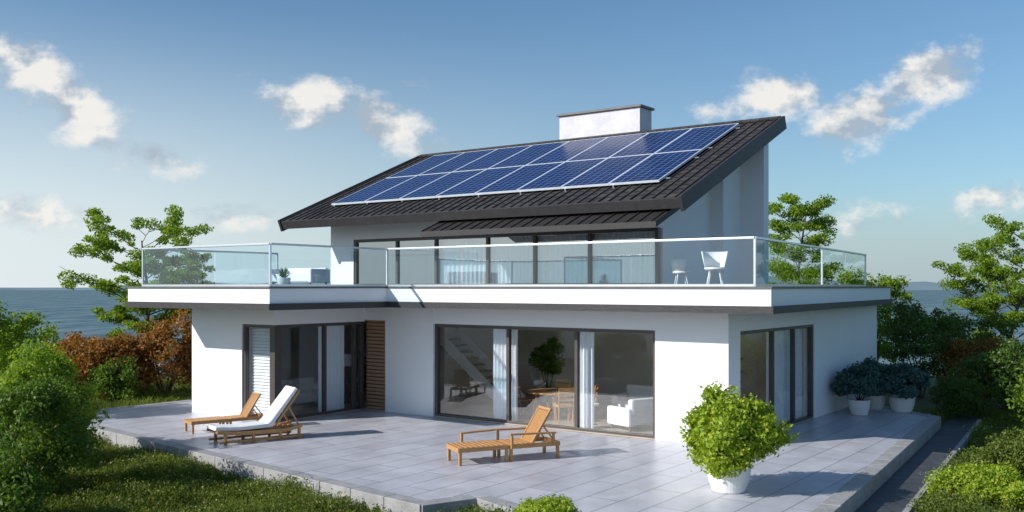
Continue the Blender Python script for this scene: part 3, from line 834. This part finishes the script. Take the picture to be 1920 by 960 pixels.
go = bpy.data.objects.new('ground_cover', npmesh('ground_cover', leafverts(Q, .045, g), 4, L['meadow'])); COL.objects.link(go); go['kind'] = 'stuff'
k = RNG.random(len(Q)) < .022; Qf = Q[k & (g[:, 2] > .2)]; Qf[:, 2] += .05
go = bpy.data.objects.new('wildflowers', npmesh('wildflowers', leafverts(Qf, .035, None, .9), 4, L['flower'])); COL.objects.link(go); go['kind'] = 'stuff'

# ------------------------------------------------------------------ world
SUN_EL = math.radians(29); SUN_AZ = math.radians(248)
wd = bpy.data.worlds.new('World'); scene.world = wd; wd.use_nodes = True
nt = wd.node_tree
for n in list(nt.nodes): nt.nodes.remove(n)
out = nt.nodes.new('ShaderNodeOutputWorld'); bg = nt.nodes.new('ShaderNodeBackground'); bg.inputs[1].default_value = .15
nt.links.new(bg.outputs[0], out.inputs[0])
sky = nt.nodes.new('ShaderNodeTexSky'); sky.sky_type = 'NISHITA'; sky.sun_disc = False
sky.sun_elevation = SUN_EL; sky.sun_rotation = SUN_AZ; sky.air_density = 1.0; sky.dust_density = .5; sky.ozone_density = 2.5
def mth(op, a, b=None, clamp=False):
    n = nt.nodes.new('ShaderNodeMath'); n.operation = op; n.use_clamp = clamp
    for i, x in enumerate((a, b)):
        if x is None: continue
        if isinstance(x, (int, float)): n.inputs[i].default_value = x
        else: nt.links.new(x, n.inputs[i])
    return n.outputs[0]
def mrange(x, a, b, c, d, smooth=False):
    n = nt.nodes.new('ShaderNodeMapRange')
    if smooth: n.interpolation_type = 'SMOOTHSTEP'
    for i, v in enumerate((a, b, c, d)): n.inputs[i+1].default_value = v
    nt.links.new(x, n.inputs[0]); return n.outputs[0]
def mixc(f, a, b, mode='MIX'):
    n = nt.nodes.new('ShaderNodeMix'); n.data_type = 'RGBA'; n.blend_type = mode
    for i, x in ((0, f), (6, a), (7, b)):
        if isinstance(x, (int, float)): n.inputs[i].default_value = x
        elif isinstance(x, tuple): n.inputs[i].default_value = (*x, 1)
        else: nt.links.new(x, n.inputs[i])
    return n.outputs[2]
tc = nt.nodes.new('ShaderNodeTexCoord'); sp = nt.nodes.new('ShaderNodeSeparateXYZ'); nt.links.new(tc.outputs['Generated'], sp.inputs[0])
ay = mth('MAXIMUM', mth('ABSOLUTE', sp.outputs[1]), .12)
gx = mth('DIVIDE', sp.outputs[0], ay); gz = mth('DIVIDE', sp.outputs[2], ay)
cb = nt.nodes.new('ShaderNodeCombineXYZ'); nt.links.new(gx, cb.inputs[0]); nt.links.new(gz, cb.inputs[1])
def noise(scale, detail=9, rough=.6, off=(0,0,0), sc=(1,1.5,1)):
    mp = nt.nodes.new('ShaderNodeMapping'); mp.inputs['Location'].default_value = (off[0]+3.7, off[1]+1.3, 0); mp.inputs['Scale'].default_value = sc
    nt.links.new(cb.outputs[0], mp.inputs[0])
    n = nt.nodes.new('ShaderNodeTexNoise'); n.noise_dimensions = '2D'; n.inputs['Scale'].default_value = scale; n.inputs['Detail'].default_value = detail; n.inputs['Roughness'].default_value = rough
    nt.links.new(mp.outputs[0], n.inputs['Vector']); return n.outputs[0]
blobs = [
 (30,140,150,75,-28,1.1),(160,215,200,70,-33,1.15),(280,290,110,45,-20,1.0),
 (590,200,135,55,-5,1.25),(710,225,140,52,-25,1.2),(800,275,100,32,-8,.8),(445,138,40,16,0,.6),(790,152,50,20,0,.65),
 (1620,215,140,66,20,1.2),(1745,140,180,58,28,1.2),(1440,190,160,55,10,1.05),(1840,380,140,50,15,.9),(1660,410,140,40,5,.8),
 (60,400,190,48,-8,.95),(440,400,140,36,0,.75)]
tot = None
for (x, y, a, b, an, wt) in blobs:
    mp = nt.nodes.new('ShaderNodeMapping'); mp.vector_type = 'TEXTURE'
    mp.inputs['Location'].default_value = ((x-960)/1781, (537-y)/1781, 0)
    mp.inputs['Rotation'].default_value = (0, 0, math.radians(an)); mp.inputs['Scale'].default_value = (a*1.5/1781, b*1.6/1781, 1)
    nt.links.new(cb.outputs[0], mp.inputs[0])
    ln = nt.nodes.new('ShaderNodeVectorMath'); ln.operation = 'LENGTH'; nt.links.new(mp.outputs[0], ln.inputs[0])
    o_ = mrange(ln.outputs['Value'], 0, 1, wt, 0, True)
    tot = o_ if tot is None else mth('MAXIMUM', tot, o_)
n1 = noise(11, 10, .66); n2 = noise(11, 5, .55, off=(.022, -.04, 0)); n3 = noise(11, 5, .55)
D = mth('ADD', tot, mth('MULTIPLY', mth('SUBTRACT', n1, .5), 2.5))
dens = mth('MULTIPLY', mrange(D, .38, 1.20, 0, .93, True), mrange(tot, 0, .3, 0, 1, True))
lit = mrange(mth('SUBTRACT', n3, n2), -.09, .08, 0, 1)
cc = mixc(lit, (2.7, 3.2, 3.75), (6.1, 5.95, 5.65))
el = sp.outputs[2]
base = mixc(1.0, sky.outputs[0], (.60, .74, .80), 'MULTIPLY')
side = mrange(sp.outputs[0], -.55, .45, 1.0, .25, True)
hz = mth('MULTIPLY', mrange(el, .0, .30, .92, 0, True), side)
hzc = mixc(side, (2.0, 2.7, 3.15), (5.3, 5.8, 6.0))
hz2 = mth('MAXIMUM', hz, mrange(el, 0, .14, .85, 0, True))
base = mixc(hz2, base, hzc)
fin = mixc(dens, base, cc)
nt.links.new(fin, bg.inputs[0])

sd = bpy.data.lights.new('sun', 'SUN'); sd.energy = 5.0; sd.angle = math.radians(.5); sd.color = (1, .965, .91)
so = bpy.data.objects.new('sun', sd); COL.objects.link(so)
dirv = Vector((math.sin(SUN_AZ)*math.cos(SUN_EL), math.cos(SUN_AZ)*math.cos(SUN_EL), math.sin(SUN_EL)))
so.rotation_euler = (-dirv).to_track_quat('-Z', 'Y').to_euler(); so.location = dirv*60

cam = bpy.data.cameras.new('camera'); co = bpy.data.objects.new('camera', cam); COL.objects.link(co)
co.location = (0, 0, 3.6); co.rotation_euler = (math.radians(90), 0, 0)
cam.lens = 33.4; cam.sensor_width = 36; cam.shift_y = .0297; cam.clip_start = .1; cam.clip_end = 100000
scene.camera = co
scene.view_settings.view_transform = 'Standard'; scene.view_settings.look = 'None'; scene.view_settings.exposure = 0
